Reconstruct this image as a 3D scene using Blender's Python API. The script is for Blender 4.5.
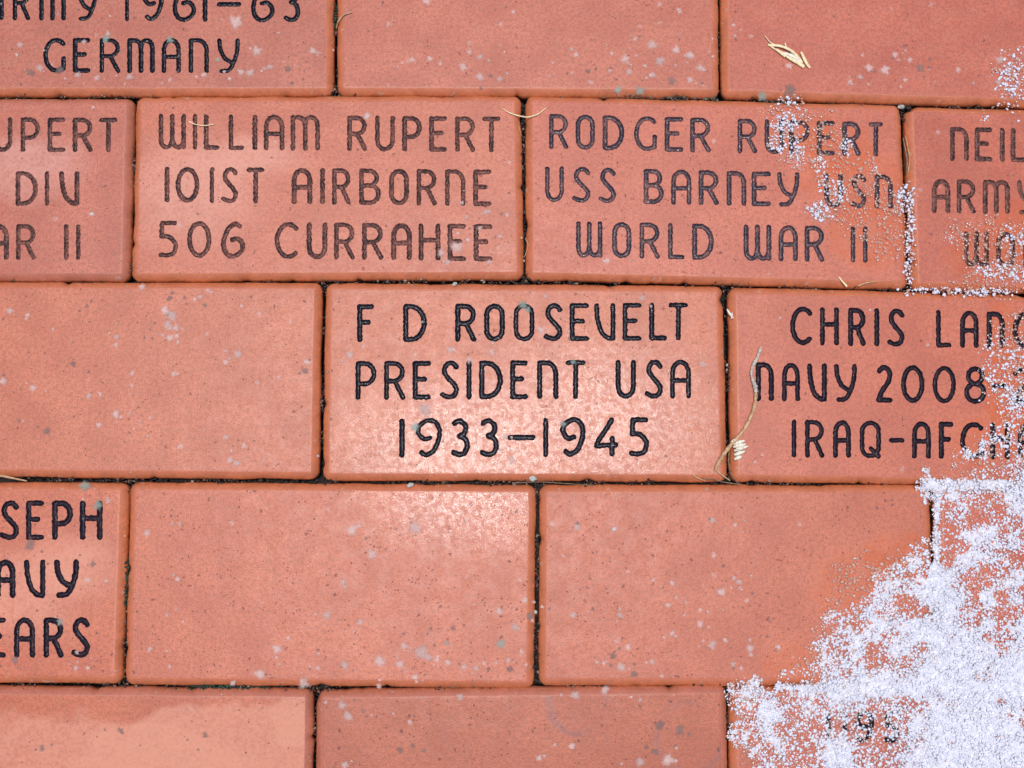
import bpy, math, random
import numpy as np
from mathutils import Vector
from mathutils.geometry import delaunay_2d_cdt

scene = bpy.context.scene
for o in list(bpy.data.objects):
    bpy.data.objects.remove(o)
C = scene.collection
R = math.radians
rng = np.random.default_rng(7)

# ------------------------------------------------------------------ camera
F = 995.0                      # focal length in pixels of a 1024 px wide frame
TILT = R(7.0)
H = 0.494
cam_data = bpy.data.cameras.new('camera')
cam_data.sensor_width = 36
cam_data.lens = 36 * F / 1024
cam_data.clip_start = 0.01
cam_data.clip_end = 200
cam = bpy.data.objects.new('camera', cam_data)
cam.location = (0, 0, H)
cam.rotation_euler = (TILT, 0, 0)
C.objects.link(cam)
scene.camera = cam

def P(px, py, z=0.0):
    """where the ground under a point of the photograph lies (metres)"""
    u = (px - 512) / F; v = -(py - 384) / F
    y = v * math.cos(TILT) + math.sin(TILT)
    zz = v * math.sin(TILT) - math.cos(TILT)
    s = (H - z) / (-zz)
    return np.array([u * s, y * s])

# ------------------------------------------------------------------ light
q = P(470, 446)
vdir = Vector((-q[0], -q[1], H)).normalized()
ldir = Vector((-vdir.x, -vdir.y, vdir.z))
SUN_STRENGTH, SKY_STRENGTH, EXPOSURE = 1.5, 0.09, 0.66
world = bpy.data.worlds.new('World'); scene.world = world
world.use_nodes = True
wn = world.node_tree
bg = wn.nodes['Background']
sky = wn.nodes.new('ShaderNodeTexSky')
sky.sky_type = 'NISHITA'; sky.sun_disc = False
sky.sun_elevation = math.asin(ldir.z)
sky.sun_rotation = math.atan2(ldir.x, ldir.y)
sky.air_density = 1.0; sky.dust_density = 2.5; sky.ozone_density = 1.0
wn.links.new(sky.outputs[0], bg.inputs[0])
bg.inputs[1].default_value = SKY_STRENGTH
sd = bpy.data.lights.new('sun', 'SUN')
sd.energy = SUN_STRENGTH; sd.angle = R(7); sd.color = (1.0, 0.97, 0.93)
sun = bpy.data.objects.new('sun', sd)
sun.rotation_euler = (-ldir).to_track_quat('-Z', 'Y').to_euler()
sun.location = (0, 0, 5)
C.objects.link(sun)
vs = scene.view_settings
vs.view_transform = 'Standard'; vs.look = 'None'; vs.gamma = 1; vs.exposure = EXPOSURE
vs.use_curve_mapping = False
scene.cycles.max_bounces = 8
scene.cycles.transparent_max_bounces = 16

# ------------------------------------------------------------------ node helpers
class NT:
    def __init__(s, name):
        s.m = bpy.data.materials.new(name); s.m.use_nodes = True
        s.t = s.m.node_tree
        s.b = s.t.nodes['Principled BSDF']; s.out = s.t.nodes['Material Output']
        s.pos = s.t.nodes.new('ShaderNodeNewGeometry').outputs['Position']
    def n(s, typ, **kw):
        nd = s.t.nodes.new(typ)
        for k, v in kw.items(): setattr(nd, k, v)
        return nd
    def put(s, sock, v):
        if hasattr(v, 'is_output'): s.t.links.new(v, sock)
        elif v is not None: sock.default_value = v
    def math(s, op, a, b=None, c=None, clamp=False):
        nd = s.n('ShaderNodeMath', operation=op, use_clamp=clamp)
        s.put(nd.inputs[0], a); s.put(nd.inputs[1], b)
        if c is not None: s.put(nd.inputs[2], c)
        return nd.outputs[0]
    def noise(s, scale, detail=2, rough=.5, vec=None, out=0, dist=0.0):
        nd = s.n('ShaderNodeTexNoise')
        s.put(nd.inputs['Vector'], s.pos if vec is None else vec)
        nd.inputs['Scale'].default_value = scale; nd.inputs['Detail'].default_value = detail
        nd.inputs['Roughness'].default_value = rough; nd.inputs['Distortion'].default_value = dist
        return nd.outputs[out]
    def voro(s, scale, vec=None, rand=1.0):
        nd = s.n('ShaderNodeTexVoronoi')
        s.put(nd.inputs['Vector'], s.pos if vec is None else vec)
        nd.inputs['Scale'].default_value = scale; nd.inputs['Randomness'].default_value = rand
        return nd.outputs['Distance'], nd.outputs['Color']
    def ramp(s, v, a, b, lo=0.0, hi=1.0, smooth=True):
        nd = s.n('ShaderNodeMapRange', interpolation_type='SMOOTHSTEP' if smooth else 'LINEAR')
        s.put(nd.inputs[0], v)
        for i, x in enumerate((a, b, lo, hi)): s.put(nd.inputs[1 + i], x)
        return nd.outputs[0]
    def mix(s, f, a, b, blend='MIX'):
        nd = s.n('ShaderNodeMix', data_type='RGBA', blend_type=blend)
        s.put(nd.inputs[0], f); s.put(nd.inputs[6], col(a)); s.put(nd.inputs[7], col(b))
        return nd.outputs[2]
    def warp(s, scale, amt):
        nz = s.noise(scale, 2, out=1)
        v = s.n('ShaderNodeVectorMath', operation='MULTIPLY_ADD')
        s.put(v.inputs[0], nz); v.inputs[1].default_value = (amt,) * 3; s.put(v.inputs[2], s.pos)
        return v.outputs[0]
    def sep(s, v):
        nd = s.n('ShaderNodeSeparateXYZ'); s.put(nd.inputs[0], v); return nd.outputs
    def blob(s, xyz, x, y, rx, ry, soft=.35):
        """soft-edged elliptical stain round a point of the ground, x and y already warped"""
        a = s.math('MULTIPLY', s.math('SUBTRACT', xyz[0], x), 1 / rx)
        b = s.math('MULTIPLY', s.math('SUBTRACT', xyz[1], y), 1 / ry)
        d = s.math('SQRT', s.math('ADD', s.math('MULTIPLY', a, a), s.math('MULTIPLY', b, b)))
        return s.ramp(d, 1 + soft / 2, 1 - soft / 2)
    def bump(s, h, strength, dist, normal=None):
        nd = s.n('ShaderNodeBump'); nd.inputs['Strength'].default_value = strength
        nd.inputs['Distance'].default_value = dist
        s.put(nd.inputs['Height'], h)
        if normal is not None: s.put(nd.inputs['Normal'], normal)
        return nd.outputs[0]

def col(c):
    if hasattr(c, 'is_output'): return c
    return tuple(c) + (1.0,) if len(c) == 3 else tuple(c)

def srgb(r, g, b):
    return tuple(((c / 255 + .055) / 1.055) ** 2.4 if c > 10 else c / 3294 for c in (r, g, b))

# ------------------------------------------------------------------ materials
def brick_material(name, base, spots=.5, specks=.5, wet=0.0, dry=(), damp=(), film=(), rings=(), spec=.40, tooth=.00010):
    """base colour; dry / damp: stains (px, py, rx_px, ry_px, soft) on this brick"""
    s = NT(name)
    fine = s.noise(1500, 3, .65)
    grain = s.noise(520, 2, .6)
    blot = s.noise(38, 3, .55)
    mid = s.noise(150, 2, .5)
    c = s.mix(s.ramp(blot, .3, .7), (base[0] * .88, base[1] * .84, base[2] * .84), (min(1, base[0] * 1.08), base[1] * 1.13, base[2] * 1.13))
    smut = s.math('MULTIPLY', s.ramp(s.noise(95, 4, .7), .60, .76), .34)
    c = s.mix(smut, c, (base[0] * .55, base[1] * .75, base[2] * .95))
    c = s.mix(s.math('MULTIPLY', s.ramp(mid, .42, .75), .35), c, (base[0] * .95, base[1] * 1.28, base[2] * 1.35))
    c = s.mix(s.math('MULTIPLY', s.ramp(grain, .60, .36), .55), c, tuple(x * .66 for x in base))
    c = s.mix(s.math('MULTIPLY', s.ramp(fine, .49, .36), .7), c, tuple(x * .45 for x in base))
    c = s.mix(s.math('MULTIPLY', s.ramp(fine, .60, .72), .35), c, (base[0] * 1.25, base[1] * 1.7, base[2] * 1.8))
    rough = s.ramp(mid, .3, .7, .36, .48)
    if dry or damp:
        w = s.sep(s.warp(55, .022))
        w2 = s.sep(s.warp(130, .012))
    for (x, y, rx, ry, soft) in dry:
        p = P(x, y)
        k = s.blob(w, p[0] + .011, p[1] + .011, rx * .0005, ry * .0005, soft)
        k = s.math('MULTIPLY', k, s.ramp(s.math('ADD', s.math('MULTIPLY', grain, .5), s.math('MULTIPLY', mid, .5)), .35, .62, .38, .72))
        rough = s.math('ADD', rough, s.math('MULTIPLY', k, .15))
        c = s.mix(k, c, (base[0] * 1.18, base[1] * 1.95, base[2] * 2.5))
    for (x, y, rx, ry, soft) in damp:
        p = P(x, y)
        k = s.blob(w2, p[0] + .006, p[1] + .006, rx * .0005, ry * .0005, soft)
        c = s.mix(s.math('MULTIPLY', k, .40), c, (base[0] * 1.05, base[1] * .95, base[2] * .6))
        rough = s.math('SUBTRACT', rough, s.math('MULTIPLY', k, .18))
    for (x, y, r_) in rings:
        p = P(x, y); wr = s.sep(s.warp(160, .004))
        k = s.math('SUBTRACT', s.blob(wr, p[0] + .002, p[1] + .002, r_ * .00053, r_ * .00053, .18), s.blob(wr, p[0] + .002, p[1] + .002, r_ * .00043, r_ * .00043, .22), clamp=True)
        c = s.mix(s.math('MULTIPLY', k, s.ramp(s.noise(45, 1), .35, .6, .05, .42)), c, (.20, .095, .10))
    # dark mineral specks and pin holes
    d, rc = s.voro(620, s.warp(900, .0012))
    pick = s.sep(rc)
    cluster = s.ramp(s.noise(70, 2, .6), .42, .72)
    hole = s.math('MULTIPLY', s.ramp(d, .30, .10), s.math('LESS_THAN', pick[0], s.math('MULTIPLY', cluster,   .50 * specks)))
    d2, rc2 = s.voro(270, s.warp(700, .003))
    p2 = s.sep(rc2)
    hole2 = s.math('MULTIPLY', s.ramp(d2, .26, .06), s.math('LESS_THAN', p2[0], .12 * specks))
    holes = s.math('MAXIMUM', s.math('MULTIPLY', hole, .75), s.math('MULTIPLY', hole2, .8))
    c = s.mix(holes, c, (.075, .045, .05))
    # pale lime spots
    d3, rc3 = s.voro(190, s.warp(700, .003))
    p3 = s.sep(rc3)
    zone = s.ramp(s.noise(26, 2, .5), .40, .68)
    spot = s.math('MULTIPLY', s.ramp(d3, s.math('MULTIPLY_ADD', p3[1], .30, .10), .04),
                  s.math('LESS_THAN', p3[0], s.math('MULTIPLY', zone, .30 * spots)))
    spot = s.math('MULTIPLY', spot, s.ramp(grain, .25, .55, .35, .95))
    c = s.mix(s.math('MULTIPLY', spot, .75), c, (.52, .36, .33))
    s.put(s.b.inputs['Base Color'], c)
    s.put(s.b.inputs['Roughness'], rough)
    s.b.inputs['Specular IOR Level'].default_value = spec
    grit = s.noise(2600, 2, .6)
    hgt = s.math('ADD', s.math('ADD', s.math('MULTIPLY', fine, .9), s.math('MULTIPLY', grit, .35)), s.math('ADD', s.math('MULTIPLY', grain, .55), s.math('MULTIPLY', holes, -1.6)))
    s.put(s.b.inputs['Normal'], s.bump(hgt, 1.0, tooth))
    if film:                                     # a thin film of meltwater that glints in the grain
        wf = s.sep(s.warp(80, .016)); tot = None
        for (x, y, rx, ry, soft) in film:
            p = P(x, y)
            k = s.blob(wf, p[0] + .008, p[1] + .008, rx * .0005, ry * .0005, soft)
            tot = k if tot is None else s.math('MAXIMUM', tot, k)
        tot = s.math('MULTIPLY', tot, s.ramp(s.noise(330, 3, .6), .38, .60, .15, 1.0))
        s.put(s.b.inputs['Coat Weight'], tot)
        s.b.inputs['Coat Roughness'].default_value = .12
        s.b.inputs['Coat IOR'].default_value = 1.55
        hf = s.math('ADD', s.math('MULTIPLY', grain, .35), s.math('ADD', s.math('MULTIPLY', fine, 1.0), s.math('MULTIPLY', grit, .7)))
        s.put(s.b.inputs['Coat Normal'], s.bump(hf, 1.0, .00012))
    return s.m

def chamfer_material(name, base):
    """the bevelled rim: the glare its slope does not catch is painted as stronger orange"""
    s = NT(name)
    grain = s.noise(480, 3, .6); mid = s.noise(90, 3, .55)
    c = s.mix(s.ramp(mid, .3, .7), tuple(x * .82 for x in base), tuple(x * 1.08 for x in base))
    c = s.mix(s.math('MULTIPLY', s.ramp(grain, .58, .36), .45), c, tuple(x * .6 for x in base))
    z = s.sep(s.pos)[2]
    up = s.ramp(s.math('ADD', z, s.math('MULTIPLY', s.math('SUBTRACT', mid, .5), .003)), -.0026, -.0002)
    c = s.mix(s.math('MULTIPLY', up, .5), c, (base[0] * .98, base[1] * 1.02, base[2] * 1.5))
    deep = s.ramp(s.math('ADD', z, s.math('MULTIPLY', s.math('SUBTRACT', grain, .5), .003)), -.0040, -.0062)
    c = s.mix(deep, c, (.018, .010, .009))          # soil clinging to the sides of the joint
    sp = s.ramp(s.noise(300, 2, .5), .66, .73)
    c = s.mix(s.math('MULTIPLY', sp, .45), c, (.45, .36, .30))
    s.put(s.b.inputs['Base Color'], c)
    s.b.inputs['Roughness'].default_value = .5
    s.put(s.b.inputs['Normal'], s.bump(grain, .5, .0005))
    return s.m

def paint_material(name, dark, worn, wear, rough, spec=.5):
    """black enamel rubbed into the engraving"""
    s = NT(name)
    a = s.noise(950, 3, .65); b = s.noise(170, 2, .5)
    f = s.ramp(s.math('ADD', s.math('MULTIPLY', a, .65), s.math('MULTIPLY', b, .35)), .62 - .30 * wear, .72 - .22 * wear)
    c = s.mix(f, dark, worn)
    s.put(s.b.inputs['Base Color'], c)
    s.b.inputs['Specular IOR Level'].default_value = spec
    s.put(s.b.inputs['Roughness'], s.ramp(s.noise(240, 2), .35, .65, rough * .7, rough * 1.6))
    s.put(s.b.inputs['Normal'], s.bump(s.noise(330, 3, .55), 1.0, .0010))
    return s.m

def plain_material(name, c1, c2, scale, rough=.6, bump=.3, bdist=.0004):
    s = NT(name)
    nz = s.noise(scale, 3, .6)
    s.put(s.b.inputs['Base Color'], s.mix(s.ramp(nz, .3, .7), c1, c2))
    s.b.inputs['Roughness'].default_value = rough
    s.put(s.b.inputs['Normal'], s.bump(nz, bump, bdist))
    return s.m

def attr_material(name, rough=.6, dirt=.35):
    s = NT(name)
    a = s.n('ShaderNodeAttribute', attribute_name='tint')
    nz = s.noise(900, 3, .6)
    c = s.mix(s.math('MULTIPLY', s.ramp(nz, .65, .35), dirt), a.outputs['Color'], (0, 0, 0))
    s.put(s.b.inputs['Base Color'], c)
    s.b.inputs['Roughness'].default_value = rough
    s.put(s.b.inputs['Normal'], s.bump(nz, .4, .0004))
    return s

M_SOIL = plain_material('joint_soil', (.006, .004, .0035), (.022, .013, .010), 400, .8, .8, .002)

def snow_material():
    s = NT('snow_grain')
    nz = s.noise(600, 2, .5)
    s.put(s.b.inputs['Base Color'], s.mix(nz, (.88, .875, .97), (.93, .93, .99)))
    s.b.inputs['Roughness'].default_value = .35
    s.b.inputs['Roughness'].default_value = .3
    tl = s.n('ShaderNodeBsdfTranslucent'); tl.inputs[0].default_value = (.96, .95, 1.0, 1)
    mx = s.n('ShaderNodeMixShader'); mx.inputs[0].default_value = .30
    s.t.links.new(s.b.outputs[0], mx.inputs[1]); s.t.links.new(tl.outputs[0], mx.inputs[2])
    s.t.links.new(mx.outputs[0], s.out.inputs[0])
    return s.m
def ice_material():
    """clear melting grains: mostly see-through with a glint"""
    s = NT('melting_ice')
    tr = s.n('ShaderNodeBsdfTransparent'); tr.inputs[0].default_value = (1.0, .93, .88, 1)
    gl = s.n('ShaderNodeBsdfGlossy'); gl.inputs['Roughness'].default_value = .12
    tl = s.n('ShaderNodeBsdfTranslucent'); tl.inputs[0].default_value = (1, .72, .58, 1)
    m1 = s.n('ShaderNodeMixShader'); m1.inputs[0].default_value = .42
    df = s.n('ShaderNodeBsdfDiffuse'); df.inputs[0].default_value = (1, .72, .58, 1)
    m0 = s.n('ShaderNodeMixShader'); m0.inputs[0].default_value = .5
    s.t.links.new(tl.outputs[0], m0.inputs[1]); s.t.links.new(df.outputs[0], m0.inputs[2])
    s.t.links.new(tr.outputs[0], m1.inputs[1]); s.t.links.new(m0.outputs[0], m1.inputs[2])
    m2 = s.n('ShaderNodeMixShader'); m2.inputs[0].default_value = .12
    s.t.links.new(m1.outputs[0], m2.inputs[1]); s.t.links.new(gl.outputs[0], m2.inputs[2])
    s.t.links.new(m2.outputs[0], s.out.inputs[0])
    s.t.nodes.remove(s.b)
    return s.m

# ------------------------------------------------------------------ mesh helpers
def link_mesh(name, verts, faces, mats, parent=None, fmat=None, smooth=True):
    me = bpy.data.meshes.new(name)
    me.from_pydata([tuple(map(float, v)) for v in verts], [], [tuple(map(int, f)) for f in faces])
    for m in (mats if isinstance(mats, (list, tuple)) else [mats]): me.materials.append(m)
    if fmat is not None: me.polygons.foreach_set('material_index', np.asarray(fmat, np.int32))
    me.polygons.foreach_set('use_smooth', np.full(len(me.polygons), smooth))
    me.update()
    o = bpy.data.objects.new(name, me); C.objects.link(o)
    if parent is not None: o.parent = parent
    return o

def tag(o, label, cat, group=None, kind=None):
    if label: o['label'] = label
    if cat: o['category'] = cat
    if group: o['group'] = group
    if kind: o['kind'] = kind
    return o

def big_mesh(name, V, Fc, mat, tint=None, smooth=True):
    """fast triangle mesh from arrays"""
    me = bpy.data.meshes.new(name)
    V = np.asarray(V, np.float32); Fc = np.asarray(Fc, np.int32)
    me.vertices.add(len(V)); me.vertices.foreach_set('co', V.ravel())
    me.loops.add(Fc.size); me.loops.foreach_set('vertex_index', Fc.ravel())
    me.polygons.add(len(Fc)); me.polygons.foreach_set('loop_start', np.arange(0, Fc.size, 3, dtype=np.int32))
    me.polygons.foreach_set('use_smooth', np.full(len(Fc), smooth))
    me.materials.append(mat)
    if tint is not None:
        at = me.attributes.new('tint', 'FLOAT_COLOR', 'POINT')
        at.data.foreach_set('color', np.asarray(tint, np.float32).ravel())
    me.update(calc_edges=True); me.validate()
    o = bpy.data.objects.new(name, me); C.objects.link(o)
    return o

# ------------------------------------------------------------------ engraved lettering
def arc(cx, cy, rx, ry, a0, a1, n=14):
    return [(cx + rx * math.cos(R(a0 + (a1 - a0) * i / n)), cy + ry * math.sin(R(a0 + (a1 - a0) * i / n))) for i in range(n + 1)]
def cr(pts, n=6):
    p = [pts[0]] + list(pts) + [pts[-1]]; out = []
    for i in range(1, len(p) - 2):
        for k in range(n):
            t = k / n
            out.append(tuple(.5 * (2 * p[i][j] + (p[i + 1][j] - p[i - 1][j]) * t + (2 * p[i - 1][j] - 5 * p[i][j] + 4 * p[i + 1][j] - p[i + 2][j]) * t * t
                                   + (3 * p[i][j] - p[i - 1][j] - 3 * p[i + 1][j] + p[i + 2][j]) * t ** 3) for j in (0, 1)))
    out.append(tuple(pts[-1])); return out
BOWL = arc(.45, .74, .52, .26, 90, -90)
SIX = cr([(.86, .93), (.62, 1), (.25, .85), (.02, .5), (.02, .22), (.25, .02), (.6, 0), (.95, .15), (1, .36), (.75, .53), (.45, .5)])
G = {
 'I': [[(.5, 0), (.5, 1)]], '1': [[(.5, 0), (.5, 1)]],
 'L': [[(0, 1), (0, 0), (1, 0)]],
 'J': [[(1, 1), (1, .25)] + arc(.5, .25, .5, .25, 0, -170)],
 'E': [[(1, 1), (0, 1), (0, 0), (1, 0)], [(0, .53), (.72, .53)]],
 'F': [[(1, 1), (0, 1), (0, 0)], [(0, .53), (.75, .53)]],
 'T': [[(0, 1), (1, 1)], [(.52, 1), (.5, 0)]],
 'H': [[(0, 0), (0, 1)], [(1, 0), (1, 1)], [(0, .56), (1, .56)]],
 'A': [[(0, 0), (0, .68)] + arc(.5, .68, .5, .32, 180, 0) + [(1, 0)], [(0, .46), (1, .46)]],
 'N': [[(0, 0), (0, 1), (.45, 1)] + arc(.45, .66, .55, .34, 90, 0) + [(1, 0)]],
 'M': [[(0, 0), (0, 1)] + arc(.22, .74, .28, .26, 100, 0) + [(.5, 0)], arc(.74, .74, .26, .26, 170, 0) + [(1, 0)]],
 'W': [[(0, 1), (0, .24)] + arc(.24, .24, .24, .24, 180, 350) + [(.5, .24), (.5, 1)], [(.5, .24)] + arc(.76, .24, .24, .24, 190, 340) + [(1, 0), (1, 1)]],
 'U': [[(0, 1), (0, .3)] + arc(.5, .3, .5, .3, 180, 350) + [(1, .25), (1, 1)]],
 'V': [cr([(0, 1), (.06, .6), (.3, .2), (.7, .02), (1, 0)]) + [(1, 1)]],
 'Y': [cr([(0, 1), (.05, .72), (.3, .42), (.7, .28)]), cr([(1, 1), (.97, .65), (.78, .28), (.52, .04), (.12, 0)])],
 'R': [[(0, 0), (0, 1)] + BOWL + [(0, .48)], [(.5, .48), (1, 0)]],
 'P': [[(0, 0), (0, 1)] + arc(.45, .7, .55, .30, 90, -90) + [(0, .40)]],
 'B': [[(0, 0), (0, 1)] + arc(.45, .77, .45, .23, 90, -90) + [(0, .54)], [(.4, .54)] + arc(.5, .27, .5, .27, 90, -90) + [(0, 0)]],
 'D': [[(0, 0), (0, 1)] + arc(.28, .5, .72, .5, 90, -90) + [(0, 0)]],
 'O': [arc(.5, .74, .5, .26, 0, 180) + arc(.5, .26, .5, .26, 180, 360) + [(1, .74)]],
 '0': [arc(.5, .5, .5, .5, 0, 360, 28)],
 'C': [arc(.6, .5, .6, .5, 48, 308, 24)],
 'G': [arc(.6, .5, .6, .5, 50, 290, 22) + [(1, .06), (1, .40)]],
 'S': [cr([(1, .88), (.72, 1), (.32, .97), (.12, .78), (.32, .6), (.72, .42), (1, .24), (.85, .05), (.45, 0), (0, .07)])],
 'Q': [arc(.5, .74, .5, .26, 0, 180) + arc(.5, .26, .5, .26, 180, 360) + [(1, .74)], [(.55, .22), (1, -.02)]],
 '2': [cr([(.05, .88), (.45, 1), (.92, .86), (.85, .58), (.3, .27), (0, 0)]) + [(1, 0)]],
 '3': [cr([(.05, .93), (.45, 1), (.88, .85), (.8, .65), (.42, .55)]), cr([(.42, .55), (.85, .46), (1, .25), (.8, .05), (.4, 0), (0, .06)])],
 '4': [cr([(.78, 1), (.5, .74), (.1, .40), (0, .24)]), [(0, .24), (1, .27)], [(.82, .46), (.80, 0)]],
 '5': [[(.95, 1), (.08, 1)] + cr([(.04, .58), (.55, .57), (1, .34), (.85, .07), (.4, 0), (0, .02)])],
 '6': [SIX], '9': [[(1 - x, 1 - y) for x, y in SIX]],
 '8': [arc(.5, .77, .40, .23, 0, 360, 22), arc(.5, .27, .5, .27, 0, 360, 24)],
 '-': [[(0, .5), (1, .5)]],
}

def sdf_of(segs, X, Y):
    d = np.full(X.shape, 1e9)
    for (x0, y0, x1, y1) in segs:
        dx, dy = x1 - x0, y1 - y0
        L = dx * dx + dy * dy + 1e-12
        t = np.clip(((X - x0) * dx + (Y - y0) * dy) / L, 0, 1)
        d = np.minimum(d, np.hypot(X - x0 - t * dx, Y - y0 - t * dy))
    return d

def contours(S, xs, ys, level):
    """marching squares: closed loops of S == level"""
    V = S - level
    V = np.where(V == 0, 1e-6, V)
    pts = {}; nxt = {}
    def edge(i, j, k, l):
        a, b = V[i, j], V[k, l]; t = a / (a - b)
        key = (min((i, j), (k, l)), max((i, j), (k, l)))
        if key not in pts:
            pts[key] = (xs[j] + (xs[l] - xs[j]) * t, ys[i] + (ys[k] - ys[i]) * t)
        return key
    ny, nx = V.shape
    neg = V < 0
    idx = neg[:-1, :-1].astype(int) + neg[:-1, 1:] * 2 + neg[1:, 1:] * 4 + neg[1:, :-1] * 8
    adj = {}
    for i, j in zip(*np.nonzero((idx > 0) & (idx < 15))):
        c = idx[i, j]
        e = {'b': (i, j, i, j + 1), 'r': (i, j + 1, i + 1, j + 1), 't': (i + 1, j, i + 1, j + 1), 'l': (i, j, i + 1, j)}
        tab = {1: ['lb'], 2: ['br'], 3: ['lr'], 4: ['rt'], 5: ['lb', 'rt'], 6: ['bt'], 7: ['lt'], 8: ['tl'], 9: ['tb'], 10: ['br', 'tl'], 11: ['tr'], 12: ['rl'], 13: ['rb'], 14: ['bl']}
        for s in tab[c]:
            a, b = edge(*e[s[0]]), edge(*e[s[1]])
            adj.setdefault(a, []).append(b); adj.setdefault(b, []).append(a)
    loops = []; seen = set()
    for k in adj:
        if k in seen: continue
        lp = [k]; seen.add(k); cur = k
        while True:
            nx_ = [x for x in adj[cur] if x not in seen]
            if not nx_: break
            cur = nx_[0]; seen.add(cur); lp.append(cur)
        if len(lp) > 5: loops.append([pts[x] for x in lp])
    return loops

def thin(loop, dmin):
    out = [loop[0]]
    for p in loop[1:]:
        if math.hypot(p[0] - out[-1][0], p[1] - out[-1][1]) >= dmin: out.append(p)
    if len(out) > 3 and math.hypot(out[0][0] - out[-1][0], out[0][1] - out[-1][1]) < dmin: out.pop()
    return out

class Glyph: pass
def make_glyph(ch, x0, x1, top, bot, w, rough):
    g = Glyph(); g.ch = ch
    h = w / 2
    ax, bx = x0 + h, max(x1 - h, x0 + h)
    if ch in 'I1': ax = bx = (x0 + x1) / 2
    ay, by = bot - h, top + h
    if ch == '-': ay = by = (top + bot) / 2
    segs = []
    for st in G[ch]:
        pp = [P(ax + (bx - ax) * u, ay + (by - ay) * v) * 1000 for u, v in st]
        for a, b in zip(pp[:-1], pp[1:]): segs.append((a[0], a[1], b[0], b[1]))
    g.segs = np.array(segs)
    g.hw = w * .25                        # half width in mm (about 0.5 mm per pixel)
    lo = g.segs.reshape(-1, 2).min(0) - g.hw - 1.2; hi = g.segs.reshape(-1, 2).max(0) + g.hw + 1.2
    step = .22
    g.xs = np.arange(lo[0], hi[0], step); g.ys = np.arange(lo[1], hi[1], step)
    g.ph = rng.uniform(0, 6.28, (8,)); g.fr = rng.uniform(.5, 3.0, (8, 2)) * rng.choice([-1, 1], (8, 2)); g.rough = rough
    X, Y = np.meshgrid(g.xs, g.ys)
    g.S = g.sdf(X, Y)
    return g
def _sdf(g, X, Y):
    n = sum(np.sin(g.fr[i, 0] * X + g.fr[i, 1] * Y + g.ph[i]) for i in range(8)) / 8
    return sdf_of(g.segs, X, Y) - g.hw + n * g.rough
Glyph.sdf = _sdf

# ------------------------------------------------------------------ bricks
def poly_sd(px, py, poly):
    """signed distance in pixels, positive inside"""
    p = np.array(poly, float); d = np.full(px.shape, 1e9); ins = np.zeros(px.shape, bool)
    for i in range(len(p)):
        a, b = p[i], p[(i + 1) % len(p)]
        dx, dy = b - a
        t = np.clip(((px - a[0]) * dx + (py - a[1]) * dy) / (dx * dx + dy * dy), 0, 1)
        d = np.minimum(d, np.hypot(px - a[0] - t * dx, py - a[1] - t * dy))
        c = ((a[1] > py) != (b[1] > py)) & (px < (b[0] - a[0]) * (py - a[1]) / (b[1] - a[1] + 1e-9) + a[0])
        ins ^= c
    return np.where(ins, d, -d)
def smooth_noise1(n, k, seed):
    r = np.random.default_rng(seed)
    t = np.arange(n) / n * 2 * math.pi
    s = np.zeros(n)
    for f in range(1, k + 1):
        s += r.normal() * np.sin(f * t + r.uniform(0, 6.28)) / math.sqrt(k)
    return s

def outline(quad, rad, step, ins=0.0):
    """closed counter-clockwise rounded outline of a quad in mm, drawn in by ins -> points, outward normals"""
    pts = []; nrm = []
    q = [np.array(c, float) for c in quad]
    Re = max(rad, ins + 1.0); cor = []
    for i in range(4):
        a, b, c = q[i - 1], q[i], q[(i + 1) % 4]
        u = (a - b) / np.linalg.norm(a - b); v = (c - b) / np.linalg.norm(c - b)
        n0 = np.array([u[1], -u[0]]); n0 = n0 if np.dot(n0, v) < 0 else -n0      # outward normal of the side before the corner
        n1 = np.array([v[1], -v[0]]); n1 = n1 if np.dot(n1, u) < 0 else -n1      # and of the side after it
        cor.append((b + (u + v) * Re, n0, n1, max(2, int(np.linalg.norm(c - b) / step))))
    for i in range(4):
        ctr, n0, n1, m = cor[i]
        for k in range(6):
            t = k / 5; n = n0 * (1 - t) + n1 * t; n = n / np.linalg.norm(n)
            pts.append(ctr + n * (Re - ins)); nrm.append(n)
        s_ = ctr + n1 * (Re - ins); e_ = cor[(i + 1) % 4][0] + cor[(i + 1) % 4][1] * (Re - ins)
        for k in range(1, m):
            pts.append(s_ + (e_ - s_) * k / m); nrm.append(n1)
    return np.array(pts), np.array(nrm)

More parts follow.
